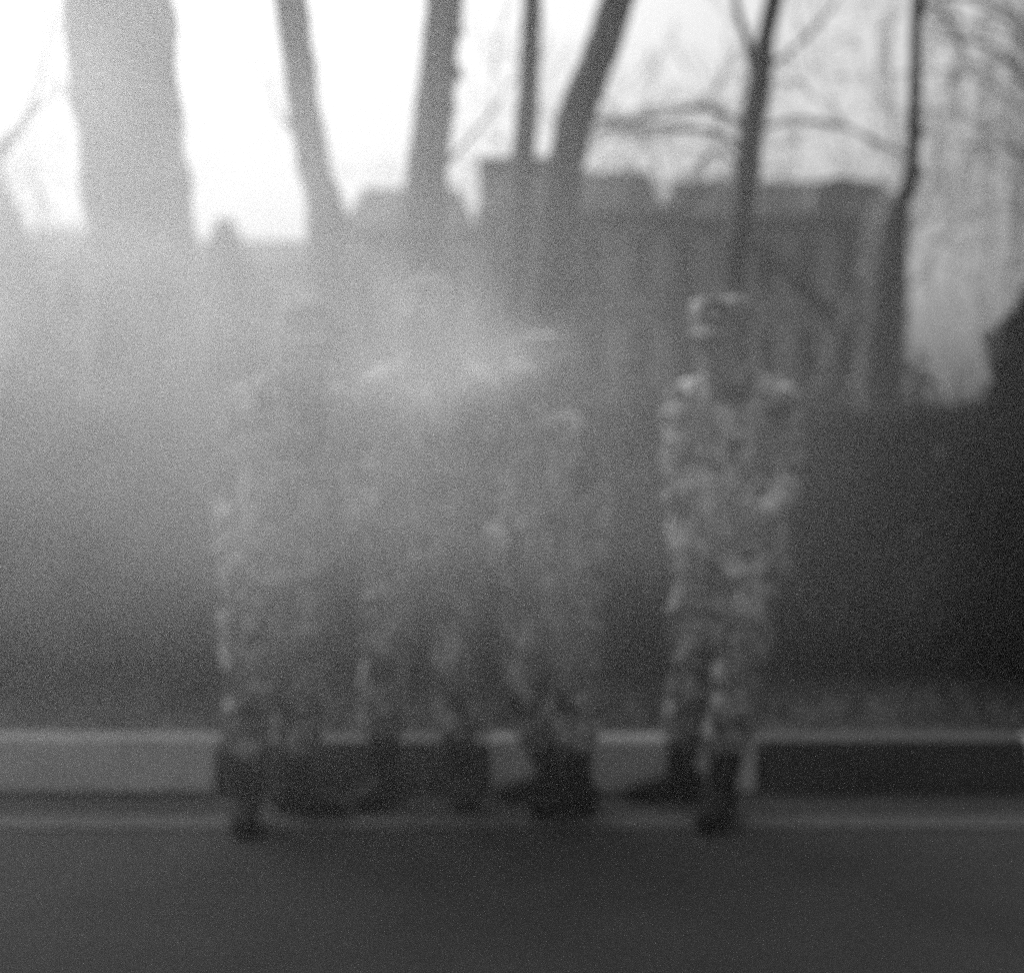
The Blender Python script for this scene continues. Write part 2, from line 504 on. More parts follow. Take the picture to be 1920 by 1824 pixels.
tree('thick trunk leaning outward and crossing the thin upright one', 10.0,
     [(-40, 1142, 1204), (0, 1126, 1190), (70, 1102, 1170), (130, 1080, 1148), (200, 1048, 1122), (260, 1034, 1106), (340, 1020, 1094), (440, 1004, 1082), (540, 992, 1068), (680, 976, 1058)], seed=17,
     branches=[([(1080, 210, 12), (1110, 218, 10), (1150, 228, 9), (1210, 222, 9), (1280, 208, 7), (1330, 190, 5)], 0.6, 5), ([(1070, 255, 9), (1110, 250, 7), (1160, 238, 6), (1230, 236, 6), (1300, 240, 4)], 0.4, 4)])
tree('forked slim trunk with arching side branches before the long roof', 12.0,
     [(-40, 1442, 1476), (0, 1434, 1468), (80, 1416, 1452), (160, 1400, 1446), (250, 1384, 1432), (330, 1374, 1424), (420, 1364, 1410), (540, 1346, 1398), (680, 1332, 1388)], seed=19,
     branches=[([(1424, 165, 22), (1412, 130, 20), (1404, 90, 17), (1388, 40, 14), (1376, -20, 12), (1368, -80, 10)], 0.2, 2),
               ([(1402, 300, 15), (1385, 285, 13), (1366, 262, 11), (1330, 246, 9), (1270, 243, 8), (1200, 250, 6), (1130, 262, 4)], -0.6, 6),
               ([(1408, 245, 13), (1390, 232, 11), (1345, 208, 9), (1290, 200, 7), (1220, 205, 5)], 0.5, 5),
               ([(1398, 325, 12), (1378, 305, 10), (1345, 285, 8), (1315, 300, 6), (1290, 330, 4)], -0.3, 4),
               ([(1408, 245, 11), (1430, 240, 9), (1480, 225, 8), (1540, 228, 7), (1600, 245, 5), (1660, 280, 4)], 0.5, 6),
               ([(1420, 160, 11), (1440, 130, 9), (1490, 90, 7), (1540, 40, 6), (1590, -30, 5)], 0.6, 6)])
tree('crooked trunk with knobbly bark beside the pale drooping tree', 9.0,
     [(-40, 1716, 1744), (0, 1710, 1735), (60, 1706, 1727), (160, 1704, 1727), (250, 1700, 1726), (310, 1697, 1724), (350, 1688, 1720), (390, 1664, 1708), (440, 1648, 1702), (540, 1636, 1696), (640, 1622, 1690), (740, 1612, 1692)], seed=23,
     knobs=[(1722, 172, 9), (1724, 248, 10), (1722, 322, 10), (1718, 100, 6)],
     branches=[([(1722, 40, 11), (1745, 10, 9), (1770, 30, 7), (1800, 80, 5), (1815, 130, 4)], 0.7, 4), ([(1712, 295, 7), (1680, 282, 6), (1640, 262, 5), (1580, 238, 4), (1510, 232, 3)], 0.5, 5)])

# pale drooping tree, strands of small leaves
wd = 14.0
wx0 = (1700 - 960) * wd / FPX
willow = empty('pale_tree', (wx0 + 1.75, wd, 0.12))
tag(willow, 'pale drooping tree with hanging leafy strands behind the dark shrub', 'tree')
bm = bmesh.new()
tube(bm, [(0, 0, -0.2, 0.30), (0.02, 0, 0.2, 0.22), (0.1, 0, 2.0, 0.18), (0.0, 0.1, 4.0, 0.15), (0.1, 0, 5.6, 0.10)], n=16, sub=5, jitter=0.1, jscale=4)
bm_obj('trunk', bm, M_PALETWIG, willow, True)
bm = bmesh.new()
items = []
limbs = []
for k in range(46):
    a = rnd.uniform(0, 2 * math.pi)
    z0 = rnd.uniform(2.6, 5.6)
    reach = rnd.uniform(0.6, 2.7)
    tip = Vector((max(math.cos(a) * reach, -1.75), math.sin(a) * reach * 0.8, z0 + rnd.uniform(0.5, 1.8)))
    p0 = Vector((0.05, 0, z0)); p1 = p0.lerp(tip, 0.5) + Vector((0, 0, 0.5))
    tube(bm, [(*p0, 0.03), (*p1, 0.018), (*tip, 0.008)], n=6, sub=4)
    limbs.append((p0, p1, tip))
for s in range(360):
    p0, p1, tip = rnd.choice(limbs)
    t = rnd.uniform(0.3, 1.0)
    st = p0.lerp(p1, t * 2) if t < 0.5 else p1.lerp(tip, t * 2 - 1)
    st = st + rdir() * 0.65
    L = rnd.uniform(0.6, 3.4)
    dv = Vector((rnd.uniform(-.3, .3), rnd.uniform(-.3, .3), -1)).normalized()
    n_l = int(L / 0.055)
    low = 1.45 + 0.25 * noise.noise(st * 2.0) + 0.10 * rnd.random()
    q = st.copy()
    pts = [(*q, 0.004)]
    for i in range(n_l):
        q = q + (dv + rdir() * 0.16) * 0.055
        if q.z < low: break
        for m in range(1):
            items.append((q.copy(), (rdir() * 0.8 + Vector((0, 0, -0.6))).normalized(), rdir(), rnd.uniform(0.06, 0.11), rnd.uniform(0.022, 0.036)))
        if i % 8 == 7: pts.append((*q, 0.003))
    if len(pts) > 1:
        tube(bm, pts, n=3, sub=1, cap=False)
bm_obj('branchwork', bm, M_PALETWIG, willow, True)
leaf_mesh('crown', items, M_PALELEAF, willow)

# dark evergreen shrub at the end of the hedge
sh = empty('evergreen_shrub', (2.90, 6.9, 0.14))
tag(sh, 'dense very dark evergreen shrub at the end of the hedge', 'shrub')
bm = bmesh.new()
tube(bm, [(0, 0, -0.1, 0.05), (0.02, 0, 0.7, 0.04), (0, 0, 1.6, 0.02)], n=8, sub=3)
bm_obj('trunk', bm, M_BARK, sh, True)
items = []
for i in range(34000):
    t = rnd.random()
    z = 0.02 + t * 1.92
    rad = (0.66 * (1 - t) ** 0.22 * (0.75 + 0.25 * math.sin(min(t * 8, 1.57)))) + 0.03
    a = rnd.uniform(0, 2 * math.pi)
    rr = rad * (1 + 0.45 * noise.noise(Vector((math.cos(a) * 2, math.sin(a) * 2, z * 4))) + 0.25 * noise.noise(Vector((math.cos(a) * 6, math.sin(a) * 6, z * 10)))) * (0.55 + 0.45 * rnd.random() ** 0.4)
    p = Vector((math.cos(a) * rr, math.sin(a) * rr, z))
    d = (Vector((math.cos(a) * 0.7, math.sin(a) * 0.7, 0.8)) + rdir() * 0.5).normalized()
    items.append((p, d, rdir(), rnd.uniform(0.05, 0.10), rnd.uniform(0.015, 0.028)))
leaf_mesh('foliage', items, M_DARKLEAF, sh)

# bare trees standing farther back, fine twigs against the sky
for u_, d_, lab_, sd_ in ((1075, 21.0, 'distant bare tree half hidden behind the thick leaning trunk', 41), (1560, 23.0, 'distant bare tree rising before the round gable', 43),
                          (60, 22.0, 'distant bare tree behind the leaning trunk at the hedge', 47)):
    rs_ = random.Random(sd_)
    bt = empty('bare_tree', (X(u_, d_), d_, 0.1))
    tag(bt, lab_, 'tree')
    bm = bmesh.new()
    tube(bm, [(0, 0, -0.1, 0.11), (0.03, 0, 1.5, 0.085), (0, 0, 3.4, 0.07)], n=12, sub=4, jitter=0.1)
    bm_obj('trunk', bm, M_BARK, bt, True)
    bm = bmesh.new()
    for k in range(7):
        a_ = 2 * math.pi * (k + rs_.random()) / 7
        grow(bm, Vector((0, 0, 2.9 + 0.08 * k)), Vector((math.cos(a_), math.sin(a_) * 0.8, 0.75)).normalized(), 0.045, 1.5, 5, rs_, 0.6, 0.06)
    bm_obj('crown', bm, M_TWIG, bt, True)

# far conifer poking up between the houses
cf = px(422, 830, 42); 
con = empty('conifer', (cf.x, 42, 0.0))
tag(con, 'small pointed conifer showing above the low far roof', 'tree')
bm = bmesh.new()
tube(bm, [(0, 0, -0.1, 0.16), (0, 0, 4, 0.10), (0, 0, 7.5, 0.02)], n=8, sub=3)
bm_obj('trunk', bm, M_BARK, con, True)
items = []
for i in range(12000):
    t = rnd.random()
    z = 1.0 + t * 6.7
    rad = 2.3 * (1 - t) ** 0.8 * (0.75 + 0.25 * math.sin(z * 9)) + 0.04
    a = rnd.uniform(0, 2 * math.pi); rr = rad * rnd.random() ** 0.5
    d = (Vector((math.cos(a), math.sin(a), -0.3)) + rdir() * 0.4).normalized()
    items.append((Vector((math.cos(a) * rr, math.sin(a) * rr, z)), d, rdir(), rnd.uniform(0.15, 0.3), 0.06))
leaf_mesh('crown', items, M_FARLEAF, con)

# ------------------------------------------------------------------ houses behind the trees
def house(label, x0, x1, y, depth, eave, roof_h, wall_m, n_win, storeys, hip=0.5, chims=(), dorm=0, gable=None, group='houses behind the trees'):
    root = empty('house', ((x0 + x1) / 2, y, -0.03))
    cx = (x0 + x1) / 2
    w = (x1 - x0) / 2
    # front wall with real openings: strips around each window
    sh_ = eave / storeys
    ww = 2 * w / n_win
    bm = bmesh.new()
    ow, oh = ww * 0.42, sh_ * 0.58
    for s in range(storeys):
        zb = s * sh_ + sh_ * 0.25
        z_lo, z_hi = s * sh_, (s + 1) * sh_
        box(bm, -w, w, 0, 0.35, z_lo, zb)
        box(bm, -w, w, 0, 0.35, zb + oh, z_hi)
        for k in range(n_win + 1):
            a = -w if k == 0 else -w + k * ww - (ww - ow) / 2
            b = w if k == n_win else -w + k * ww + (ww - ow) / 2
            box(bm, a, b, 0, 0.35, zb, zb + oh)
    box(bm, -w, w, 0.6, depth, 0, eave)
    bm_obj('wall', bm, wall_m, root)
    for s in range(storeys):
        zb = s * sh_ + sh_ * 0.25
        for k in range(n_win):
            wx = -w + (k + 0.5) * ww
            bm = bmesh.new()
            t = 0.07
            box(bm, wx - ow / 2, wx - ow / 2 + t, 0.14, 0.24, zb, zb + oh)
            box(bm, wx + ow / 2 - t, wx + ow / 2, 0.14, 0.24, zb, zb + oh)
            box(bm, wx - ow / 2 + t, wx + ow / 2 - t, 0.14, 0.24, zb + oh - t, zb + oh)
            box(bm, wx - ow / 2 + t, wx + ow / 2 - t, 0.14, 0.24, zb, zb + t)
            box(bm, wx - 0.035, wx + 0.035, 0.15, 0.23, zb + t, zb + oh - t)
            wnd = bm_obj('window', bm, M_FRAME, root)
            bm = bmesh.new(); box(bm, wx - ow / 2 + t, wx - 0.035, 0.18, 0.20, zb + t, zb + oh - t); bm_obj('pane', bm, M_PANE, wnd)
            bm = bmesh.new(); box(bm, wx + 0.035, wx + ow / 2 - t, 0.18, 0.20, zb + t, zb + oh - t); bm_obj('pane', bm, M_PANE, wnd)
            bm = bmesh.new(); box(bm, wx - ow / 2 - 0.1, wx + ow / 2 + 0.1, -0.14, 0.12, zb - 0.12, zb - 0.003); bm_obj('sill', bm, M_CORNICE, wnd)
    for s in range(1, storeys):
        bm = bmesh.new(); box(bm, -w - 0.02, w + 0.02, -0.09, -0.003, s * sh_ - 0.12, s * sh_ + 0.10); bm_obj('string_course', bm, M_CORNICE, root)
    bm = bmesh.new(); box(bm, -w - 0.03, w + 0.03, -0.22, 0.58, eave + 0.003, eave + 0.28, 0.04)
    bm_obj('cornice', bm, M_CORNICE, root)
    zb = eave + 0.283
    bm = bmesh.new()
    lo_ = [bm.verts.new(v) for v in ((-w, -0.1, zb), (w, -0.1, zb), (w, depth, zb), (-w, depth, zb))]
    hi_ = [bm.verts.new(v) for v in ((-w + hip, 1.2, zb + roof_h), (w - hip, 1.2, zb + roof_h), (w - hip, depth - 1, zb + roof_h), (-w + hip, depth - 1, zb + roof_h))]
    for k in range(4):
        bm.faces.new((lo_[k], lo_[(k + 1) % 4], hi_[(k + 1) % 4], hi_[k]))
    bm.faces.new(hi_); bm.faces.new(list(reversed(lo_)))
    roof = bm_obj('roof', bm, M_ROOF, root)
    for (a, b, h) in chims:
        bm = bmesh.new(); box(bm, a - cx, b - cx, 1.4, 2.4, zb + roof_h * 0.5, h, 0.03)
        box(bm, a - cx - 0.06, b - cx + 0.06, 1.34, 2.46, h + 0.002, h + 0.12)
        bm_obj('chimney', bm, M_CHIM, roof)
    if gable:
        a, b, h = gable[0] - cx, gable[1] - cx, gable[2] + 0.03
        bm = bmesh.new()
        n_ = 14
        prof_ = [(a, zb + 0.003)] + [(a + (b - a) * (0.5 - 0.5 * math.cos(math.pi * i / n_)), zb + 0.1 + (h - zb - 0.1) * math.sin(math.pi * i / n_) ** 0.6) for i in range(1, n_)] + [(b, zb + 0.003)]
        f0 = [bm.verts.new((x, -0.05, z)) for x, z in prof_]; f1 = [bm.verts.new((x, 1.1, z)) for x, z in prof_]
        bm.faces.new(f0); bm.faces.new(list(reversed(f1)))
        for i in range(len(f0)):
            j = (i + 1) % len(f0)
            bm.faces.new((f0[i], f0[j], f1[j], f1[i]))
        bm_obj('gable', bm, wall_m, roof)
    for k in range(dorm):
        dx = -w + (k + 0.5) * 2 * w / dorm
        bm = bmesh.new(); box(bm, dx - 0.5, dx + 0.5, 0.15, 1.3, zb + 0.12, zb + roof_h * 0.85, 0.05)
        dm = bm_obj('dormer', bm, wall_m, roof)
        bm = bmesh.new(); box(bm, dx - 0.34, dx + 0.34, 0.10, 0.147, zb + 0.25, zb + roof_h * 0.72)
        bm_obj('window', bm, M_PANE, roof)
    tag(root, label, 'house', group)
    return root

D1 = 40.0
house('pale plastered house with a flat hipped roof beyond the smoke', X(640, D1), X(893, D1), D1, 9, 6.9, 1.30, M_PLASTER, 3, 2, hip=0.5)
house('tallest house with stacked cornices and a broad chimney block', X(895, D1), X(1244, D1), D1 - 0.4, 9, 7.3, 1.30, M_PLASTER2, 4, 3, hip=0.35,
      chims=[(X(900, D1 + 1.5), X(1075, D1 + 1.5), Z(300, D1 + 1.5) - 0.12)])
house('long darker house with dormers and a low round gable', X(1246, D1), X(1704, D1), D1, 9, 7.25, 1.15, M_PLASTER3, 6, 3, hip=0.4, dorm=0,
      gable=(X(1520, D1), X(1640, D1), Z(332, D1)))
house('lowest far house with a plain hipped roof beside the conifer', X(285, 55), X(632, 55), 55.0, 10, 7.6, 1.2, M_PLASTER, 4, 3, hip=0.6)
house('far house of long plain rows seen past the leaning trunk', X(-320, 54), X(278, 54), 54.0, 10, 7.9, 1.15, M_PLASTER, 6, 3, hip=1.2)

# ------------------------------------------------------------------ people
CAMO_TONES = (0.22, [(0.55, 9.5, 0.53), (0.035, 10.5, 0.555), (0.72, 17.0, 0.62), (0.03, 19.0, 0.65)])
TROUSER_TONES = (0.19, [(0.48, 9.5, 0.53), (0.035, 10.5, 0.565), (0.60, 17.0, 0.62), (0.025, 19.0, 0.65)])  # darker than the jacket: shade below the hem put into the cloth colour
def person(label, loc, yaw, s, P, seed, hair_len=0.0):
    """P: joints as offsets from the root in world axes (metres at scale 1), z up; body faces -Y turned by yaw"""
    root = empty('person', loc)
    tag(root, label, 'person')
    camo = mat_camo('camouflage_cloth', CAMO_TONES, seed)
    camo2 = mat_camo('darker_camouflage_cloth', TROUSER_TONES, seed + 1.7)
    ry = Matrix.Rotation(R(yaw), 4, 'Z')
    lat = (ry @ Vector((1, 0, 0)))
    fwd = (ry @ Vector((0, -1, 0)))
    pel = Vector(P['pelvis']); chest = Vector(P['chest']); neck = Vector(P['neck']); head = Vector(P['head']) - Vector((0, 0, .03))
    sh = {k: chest + lat * (0.168 * k) + Vector((0, 0, 0.130)) for k in (-1, 1)}
    hip = {k: pel + lat * (0.088 * k) - Vector((0, 0, 0.02)) for k in (-1, 1)}
    S = lambda p, *r: tuple(Vector(p) * s) + tuple(x * s for x in r)
    side = {-1: P['R'], 1: P['L']}                     # -1: image-left arm/leg when facing the camera
    # ---- body
    bm = bmesh.new()
    mid = pel.lerp(chest, 0.5)
    tube(bm, [S(pel - Vector((0, 0, .06)), .13, .10), S(pel, .15, .105), S(mid, .13, .095), S(chest, .155, .11), S(chest + Vector((0, 0, .11)), .15, .085), S(neck - Vector((0, 0, .03)), .075, .07), S(neck + Vector((0, 0, .05)), .057, .06), S(head - Vector((0, 0, .02)), .055, .06)], lat=lat, n=20)
    for k in (-1, 1):
        q = side[k]
        kn, an = Vector(q['knee']), Vector(q['ankle'])
        tube(bm, [S(hip[k], .085), S(hip[k].lerp(kn, .5), .075), S(kn, .056), S(kn.lerp(an, .35), .054), S(an, .038)], n=14)
        ft = (Matrix.Rotation(R(q['toe']), 4, 'Z') @ Vector((0, -1, 0)))
        tube(bm, [S(an - ft * .04 - Vector((0, 0, .03)), .028), S(an + ft * .05 - Vector((0, 0, .05)), .028, .022), S(an + ft * .12 - Vector((0, 0, .06)), .028, .014)], lat=ft.cross(Vector((0, 0, 1))), n=12)
        el, wr = Vector(q['elbow']), Vector(q['wrist'])
        tube(bm, [S(sh[k] - lat * .03 * k, .06), S(sh[k].lerp(el, .5), .05), S(el, .041), S(el.lerp(wr, .35), .041), S(wr, .027)], n=14)
        # hand: palm, four unequal bent fingers, thumb
        hd = (wr - el).normalized()
        hd = (hd + Vector(q.get('hand', (0, 0, -0.2)))).normalized()
        inn = Vector(q.get('palm', tuple(-lat * k)))            # palm normal
        inn = (inn - hd * inn.dot(hd)).normalized()
        wd_ = hd.cross(inn).normalized()
        thumb_side = wd_ if wd_.dot(fwd) > 0 else -wd_
        pk = wr + hd * .085
        tube(bm, [S(wr - hd * .01, .026, .02), S(wr + hd * .03, .036, .017), S(pk, .041, .014)], lat=wd_, n=12)
        for f, (fl, off) in enumerate(((.072, .031), (.080, .011), (.074, -.010), (.060, -.029))):
            b0 = pk + thumb_side * off - hd * .008
            d1 = (hd + inn * .25).normalized(); d2 = (hd + inn * .75).normalized(); d3 = (hd * .7 + inn * 1.0).normalized()
            p1 = b0 + d1 * fl * .46; p2 = p1 + d2 * fl * .32; p3 = p2 + d3 * fl * .26
            tube(bm, [S(b0, .0095), S(p1, .0088), S(p2, .008), S(p3, .007)], n=8, sub=3)
        t0 = wr + hd * .03 + thumb_side * .028
        t1 = t0 + (hd * .6 + thumb_side * .6 + inn * .3).normalized() * .035
        t2 = t1 + (hd * .9 + thumb_side * .2 + inn * .4).normalized() * .032
        tube(bm, [S(t0, .012), S(t1, .0105), S(t2, .0085)], n=8, sub=3)
    HM = Matrix.Translation(head * s) @ Matrix.Rotation(R(P['face']), 4, 'Z') @ Matrix.Rotation(R(P.get('nod', 0)), 4, 'X') @ Matrix.Scale(s * 1.07, 4)
    ellipsoid(bm, (0, .012, .045), (.077, .097, .088), HM)
    ellipsoid(bm, (0, -.022, -.012), (.066, .074, .095), HM)
    ellipsoid(bm, (0, -.058, -.088), (.034, .030, .026), HM)
    ellipsoid(bm, (0, -.088, .028), (.046, .014, .011), HM)
    for k in (-1, 1):
        ellipsoid(bm, (k * .079, .012, -.004), (.010, .020, .031), HM)
        ellipsoid(bm, (k * .040, -.070, -.022), (.022, .020, .020), HM)
        ellipsoid(bm, (k * .013, -.103, -.026), (.010, .011, .008), HM)
        ellipsoid(bm, (k * .047, -.030, -.072), (.020, .034, .024), HM)
    b2 = bmesh.new()
    tube(b2, [(0, -.088, .026, .010), (0, -.102, .004, .011), (0, -.114, -.022, .012)], n=10, sub=3)
    for v in b2.verts: v.co = HM @ v.co
    me_t = bpy.data.meshes.new('t'); b2.to_mesh(me_t); b2.free(); bm.from_mesh(me_t); bpy.data.meshes.remove(me_t)
    ellipsoid(bm, (0, -.090, -.053), (.024, .010, .0065), HM)
    ellipsoid(bm, (0, -.089, -.065), (.021, .010, .0075), HM)
    me = remesh(bm, 0.0058 * s, 1)
    link('body', me, M_SKIN, root, True)
    for k in (-1, 1):
        bm = bmesh.new(); ellipsoid(bm, (k * .031, -.0885, .010), (.0125, .008, .0075), HM, 12)
        bm_obj('eye', bm, M_EYEW, root, True)
    bm = bmesh.new()
    ellipsoid(bm, (0, .026, .030), (.081, .090, .074), HM)
    ellipsoid(bm, (0, .062, -.02 - hair_len * .5), (.066, .042, .06 + hair_len), HM)
    link('hair', remesh(bm, .008, 1, .003, 40, seed), M_HAIR, root, True)
    # ---- jacket
    bm = bmesh.new()
    hem = P.get('hem', .83)
    hb = Vector((pel.x, pel.y, hem))
    tube(bm, [S(hb, .208, .158), S(hb.lerp(pel, .6), .198, .152), S(mid, .172, .132), S(chest, .188, .140), S(chest + Vector((0, 0, .115)), .180, .112), S(neck - Vector((0, 0, .035)), .105, .095), S(neck + Vector((0, 0, .015)), .082, .082), S(neck + Vector((0, 0, .045)), .080, .080)], lat=lat, n=28, sub=5)
    for k in (-1, 1):
        q = side[k]
        el, wr = Vector(q['elbow']), Vector(q['wrist'])
        tube(bm, [S(sh[k] - lat * .05 * k - Vector((0, 0, .02)), .085), S(sh[k] - Vector((0, 0, .03)), .082), S(sh[k].lerp(el, .55), .070), S(el, .062), S(el.lerp(wr, .5), .058), S(el.lerp(wr, .93), .046)], n=18, sub=5)
    jacket = link('jacket', remesh(bm, .011, 3, .013, 8.5, seed * 3.7), camo, root, True)
    for k in (-1, 1):                                   # chest and hip pockets with flaps
        for (dz, w_, h_, o_) in ((.04, .055, .065, .138), (-.24, .062, .075, .150)):
            bm = bmesh.new()
            box(bm, -w_, w_, -.004, .012, -h_, h_ * .6, .006)
            box(bm, -w_ - .004, w_ + .004, -.009, .012, h_ * .55, h_, .005)
            c = chest + Vector((0, 0, dz)); c = c.lerp(Vector((pel.x, pel.y, c.z)), min(1, max(0, -dz * 2.5)))
            MT = Matrix.Translation((c + lat * .088 * k + fwd * (o_ - .012)) * s) @ ry @ Matrix.Rotation(R(18 * k), 4, 'Z') @ Matrix.Scale(s, 4)
            bmesh.ops.transform(bm, matrix=MT, verts=bm.verts)
            bm_obj('pocket', bm, camo, jacket, True)
        q = side[k]
        el, wr = Vector(q['elbow']), Vector(q['wrist'])
        bm = bmesh.new()
        tube(bm, [S(el.lerp(wr, .86), .049), S(el.lerp(wr, .97), .047)], n=18, sub=2)
        bm_obj('cuff', bm, camo, jacket, True)
    bm = bmesh.new()
    for k in (-1, 1):                                   # turned-down collar
        tube(bm, [S(neck + Vector((0, 0, .03)) - fwd * .07 + lat * .01 * k, .012, .03), S(neck + Vector((0, 0, .03)) + lat * .082 * k, .012, .03), S(neck + Vector((0, 0, -.005)) + fwd * .085 + lat * .045 * k, .012, .034)], lat=lat * k, n=10, sub=5)
    bm_obj('collar', bm, camo, jacket, True)
    # ---- trousers
    bm = bmesh.new()
    tube(bm, [S(pel + Vector((0, 0, .10)), .152, .115), S(pel, .170, .128), S(pel - Vector((0, 0, .09)), .160, .122)], lat=lat, n=22)
    for k in (-1, 1):
        q = side[k]
        kn, an = Vector(q['knee']), Vector(q['ankle'])
        d_ = (an - kn)
        tube(bm, [S(hip[k] + Vector((0, 0, .02)), .098), S(hip[k].lerp(kn, .45), .098), S(kn, .082), S(kn + d_ * .35, .083), S(kn + d_ * .56, .084), S(kn + d_ * .66, .066)], n=18, sub=5)
    trousers = link('trousers', remesh(bm, .011, 3, .014, 8.0, seed * 5.3), camo2, root, True)
    for k in (-1, 1):
        q = side[k]
        kn = Vector(q['knee'])
        c = hip[k].lerp(kn, .72) + lat * .074 * k
        bm = bmesh.new(); box(bm, -.018, .018, -.075, .075, -.09, .09, .012); box(bm, -.024, .024, -.079, .079, .06, .10, .008)
        bmesh.ops.transform(bm, matrix=Matrix.Translation(c * s) @ ry @ Matrix.Scale(s, 4), verts=bm.verts)
        bm_obj('pocket', bm, camo2, trousers, True)
    # ---- boots
    for k in (-1, 1):
        q = side[k]
        kn, an = Vector(q['knee']), Vector(q['ankle'])
        tilt = q.get('lift', 0.0)
        ft = (Matrix.Rotation(R(q['toe']), 4, 'Z') @ Vector((0, -1, 0)))
        up = Vector((0, 0, 1))
        dn = Vector((0, 0, -1))
        lt = ft.cross(up)
        bm = bmesh.new()
        d_ = (an - kn)
        tube(bm, [S(kn + d_ * .52, .060), S(kn + d_ * .75, .057), S(an + up * .03, .052), S(an - ft * .012 + dn * .03, .050, .056)], n=16)
        tube(bm, [S(an - ft * .075 + dn * .045, .036, .042), S(an - ft * .01 + dn * .04, .043, .052), S(an + ft * .07 + dn * .050, .046, .042), S(an + ft * .135 + dn * .058, .049, .033), S(an + ft * .185 + dn * .062, .036, .026)], lat=lt, n=18, sub=5)
        boot = link('boot', remesh(bm, .009, 2, .004, 20, seed), M_BOOT, root, True)
        bm = bmesh.new()
        n_ = 28
        base = an + Vector((0, 0, -.088))
        lo_, hi_ = [], []
        for i in range(n_):
            a = 2 * math.pi * i / n_
            fx = math.cos(a); sx = math.sin(a)
            L = .062 + fx * .148
            wdt = (.048 if fx > 0 else .040) * (1 - 0.12 * max(0, -fx))
            pnt = base + ft * L + lt * sx * wdt
            lo_.append(bm.verts.new(pnt * s)); hi_.append(bm.verts.new((pnt + up * .028) * s))
        bm.faces.new(lo_); bm.faces.new(hi_)
        for i in range(n_):
            bm.faces.new((lo_[i], lo_[(i + 1) % n_], hi_[(i + 1) % n_], hi_[i]))
        bm_obj('sole', bm, M_SOLE, boot)
    # ---- cap with a visor
    bm = bmesh.new()
    tube(bm, [(0, .008, .045, .088, .108), (0, .008, .075, .090, .110), (0, .010, .115, .092, .110), (0, .012, .135, .084, .100), (0, .012, .142, .05, .06)], lat=(1, 0, 0), n=26, sub=4)
    for v in bm.verts: v.co = HM @ v.co
    cap = link('cap', remesh(bm, .008, 2, .005, 14, seed * 2.1), camo2, root, True)
    bm = bmesh.new()
    rows_t, rows_b = [], []
    for j in range(6):
        f = j / 5
        rt, rb = [], []
        for i in range(15):
            a = R(-68 + 136 * i / 14)
            r1, r2 = (.086, .106), (.092, .178)
            rx = r1[0] + (r2[0] - r1[0]) * f; ry_ = r1[1] + (r2[1] - r1[1]) * f
            p = Vector((math.sin(a) * rx, .008 - math.cos(a) * ry_, .056 - .022 * f - .020 * (math.sin(a) ** 2)))
            rt.append(bm.verts.new(HM @ p)); rb.append(bm.verts.new(HM @ (p - Vector((0, 0, .006)))))
        rows_t.append(rt); rows_b.append(rb)
    for rows_, in ((rows_t,), (rows_b,)):
        for j in range(5):
            for i in range(14):
                bm.faces.new((rows_[j][i], rows_[j][i + 1], rows_[j + 1][i + 1], rows_[j + 1][i]))
    for i in range(14):
        bm.faces.new((rows_t[5][i], rows_t[5][i + 1], rows_b[5][i + 1], rows_b[5][i]))
    bm_obj('visor', bm, camo2, cap, True)
    return root

PD = 4.95
person('person in camouflage uniform and cap beside a white kerb stone, looking to the group', (X(522, PD), PD, 0.002), 22, 0.985, {
    'pelvis': (0.0, 0, .93), 'chest': (.055, 0, 1.30), 'neck': (.085, -.005, 1.475), 'head': (.10, -.02, 1.645), 'face': 25, 'nod': 6,
    'R': dict(knee=(-.085, -.09, .50), ankle=(-.095, -.06, .10), toe=4, elbow=(-.165, .03, 1.13), wrist=(-.16, -.10, .90)),
    'L': dict(knee=(.075, .00, .50), ankle=(.045, .09, .10), toe=72, elbow=(.315, -.02, 1.15), wrist=(.29, -.22, 1.02), hand=(0, 0, .2)), }, 1.0)
PD = 5.18
person('tallest person in camouflage and cap standing between two others, feet before a black kerb stone', (X(800, PD), PD, 0.002), 4, 1.04, {
    'pelvis': (0.0, 0, .93), 'chest': (.005, 0, 1.30), 'neck': (.005, -.005, 1.475), 'head': (0.0, -.02, 1.645), 'face': -8, 'nod': 4,
    'R': dict(knee=(-.135, -.07, .50), ankle=(-.150, .03, .10), toe=-20, elbow=(-.24, .05, 1.15), wrist=(-.20, -.10, .92)),
    'L': dict(knee=(.10, -.04, .50), ankle=(.11, .03, .10), toe=14, elbow=(.25, .04, 1.15), wrist=(.22, -.12, .93)), }, 2.3)
PD = 5.06
person('shortest person in camouflage turned sideways with boots crossing a white kerb stone', (X(1030, PD), PD, 0.002), -60, 0.93, {
    'pelvis': (0.0, 0, .93), 'chest': (-.01, 0, 1.30), 'neck': (-.02, -.01, 1.475), 'head': (-.04, -.03, 1.645), 'face': -48, 'nod': 8,
    'R': dict(knee=(-.09, .02, .51), ankle=(.0, .19, .10), toe=-78, elbow=(-.19, .02, 1.15), wrist=(-.20, -.20, .98), hand=(0, 0, .2)),
    'L': dict(knee=(.085, -.05, .50), ankle=(.105, -.02, .10), toe=-60, elbow=(.18, .02, 1.14), wrist=(.175, -.06, .88)), }, 3.9)
PD = 5.03
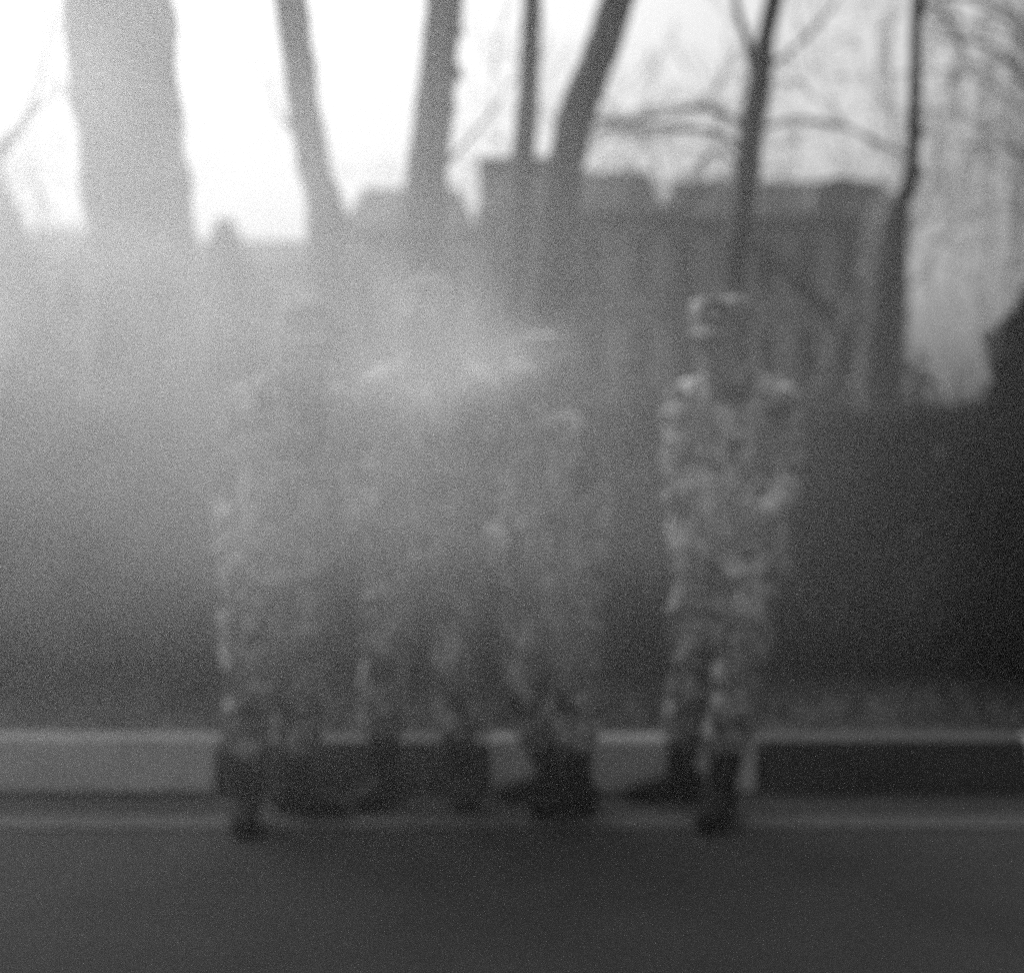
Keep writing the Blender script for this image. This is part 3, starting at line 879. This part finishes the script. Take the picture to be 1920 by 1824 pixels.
person('person in camouflage and cap stepping sideways with one hand held at the waist', (X(1372, PD), PD, 0.002), -20, 1.0, {
    'pelvis': (0.0, 0, .93), 'chest': (.0, 0, 1.30), 'neck': (-.02, -.01, 1.475), 'head': (-.04, -.03, 1.645), 'face': -38, 'nod': 6,
    'R': dict(knee=(-.125, .02, .50), ankle=(-.155, .20, .10), toe=-80, elbow=(-.185, .04, 1.14), wrist=(-.175, -.08, .90)),
    'L': dict(knee=(.0, -.09, .50), ankle=(-.045, -.09, .10), toe=-28, elbow=(.195, .00, 1.13), wrist=(.08, -.21, 1.03), hand=(-.3, -.1, .1)), }, 5.2)

# ------------------------------------------------------------------ drifting smoke, also a stand-in for veiling lens flare
def smoke():
    bm = bmesh.new()
    box(bm, -4.0, 2.5, 1.7, 6.2, 0.25, 4.2)
    o = bm_obj('smoke', bm, None)
    tag(o, 'pale smoke, partly a stand-in for lens flare, drifting round the heads of the people and the thickest trunk', 'smoke', kind='stuff')
    m = bpy.data.materials.new('smoke'); m.use_nodes = True
    nt = m.node_tree; nt.nodes.clear()
    out = nt.nodes.new('ShaderNodeOutputMaterial')
    pv = nt.nodes.new('ShaderNodeVolumePrincipled')
    pv.inputs['Color'].default_value = grey(0.99)
    pv.inputs['Anisotropy'].default_value = 0.6
    tc = nt.nodes.new('ShaderNodeTexCoord')
    def math_(op, a, b=None):
        n = nt.nodes.new('ShaderNodeMath'); n.operation = op
        for i, v in enumerate((a, b)):
            if v is None: continue
            if isinstance(v, (int, float)): n.inputs[i].default_value = v
            else: nt.links.new(v, n.inputs[i])
        return n.outputs[0]
    total = None  # puffs also imitate a veil of lens flare, not smoke alone
    #          centre (x, y, z)        radii               strength
    PUFFS = [((-1.85, 3.4, 2.35), (1.20, 1.7, 0.95), 0.24),
             ((-0.95, 3.8, 1.72), (0.85, 1.6, 0.46), 0.22),
             ((-0.22, 4.0, 1.62), (0.15, 0.6, 0.10), 0.38),
             ((-0.05, 4.0, 1.51), (0.15, 0.6, 0.08), 0.45),
             ((-0.26, 4.0, 1.45), (0.22, 0.7, 0.09), 0.50),
             ((-0.40, 3.8, 1.16), (0.75, 1.7, 0.30), 0.19),
             ((0.40, 3.6, 1.55), (1.00, 1.5, 0.55), 0.035),
             ((-0.7, 3.4, 0.80), (1.7, 1.8, 0.52), 0.028)]
    for c, r, k in PUFFS:
        mp = nt.nodes.new('ShaderNodeMapping'); mp.vector_type = 'POINT'
        mp.inputs['Scale'].default_value = tuple(1 / q for q in r)
        mp.inputs['Location'].default_value = tuple(-a / q for a, q in zip(c, r))
        nt.links.new(tc.outputs['Object'], mp.inputs[0])
        dt = nt.nodes.new('ShaderNodeVectorMath'); dt.operation = 'DOT_PRODUCT'
        nt.links.new(mp.outputs[0], dt.inputs[0]); nt.links.new(mp.outputs[0], dt.inputs[1])
        e = math_('MULTIPLY', math_('EXPONENT', math_('MULTIPLY', dt.outputs['Value'], -1.0)), k)
        total = e if total is None else math_('ADD', total, e)
    nz = nt.nodes.new('ShaderNodeTexNoise'); nz.inputs['Scale'].default_value = 2.8; nz.inputs['Detail'].default_value = 3.0; nz.inputs['Distortion'].default_value = 0.6
    nt.links.new(tc.outputs['Object'], nz.inputs['Vector'])
    mod = math_('MAXIMUM', math_('ADD', math_('MULTIPLY', nz.outputs['Fac'], 3.6), -0.8), 0.0)
    nt.links.new(math_('MULTIPLY', total, mod), pv.inputs['Density'])
    nt.links.new(pv.outputs[0], out.inputs['Volume'])
    o.data.materials.append(m)
smoke()
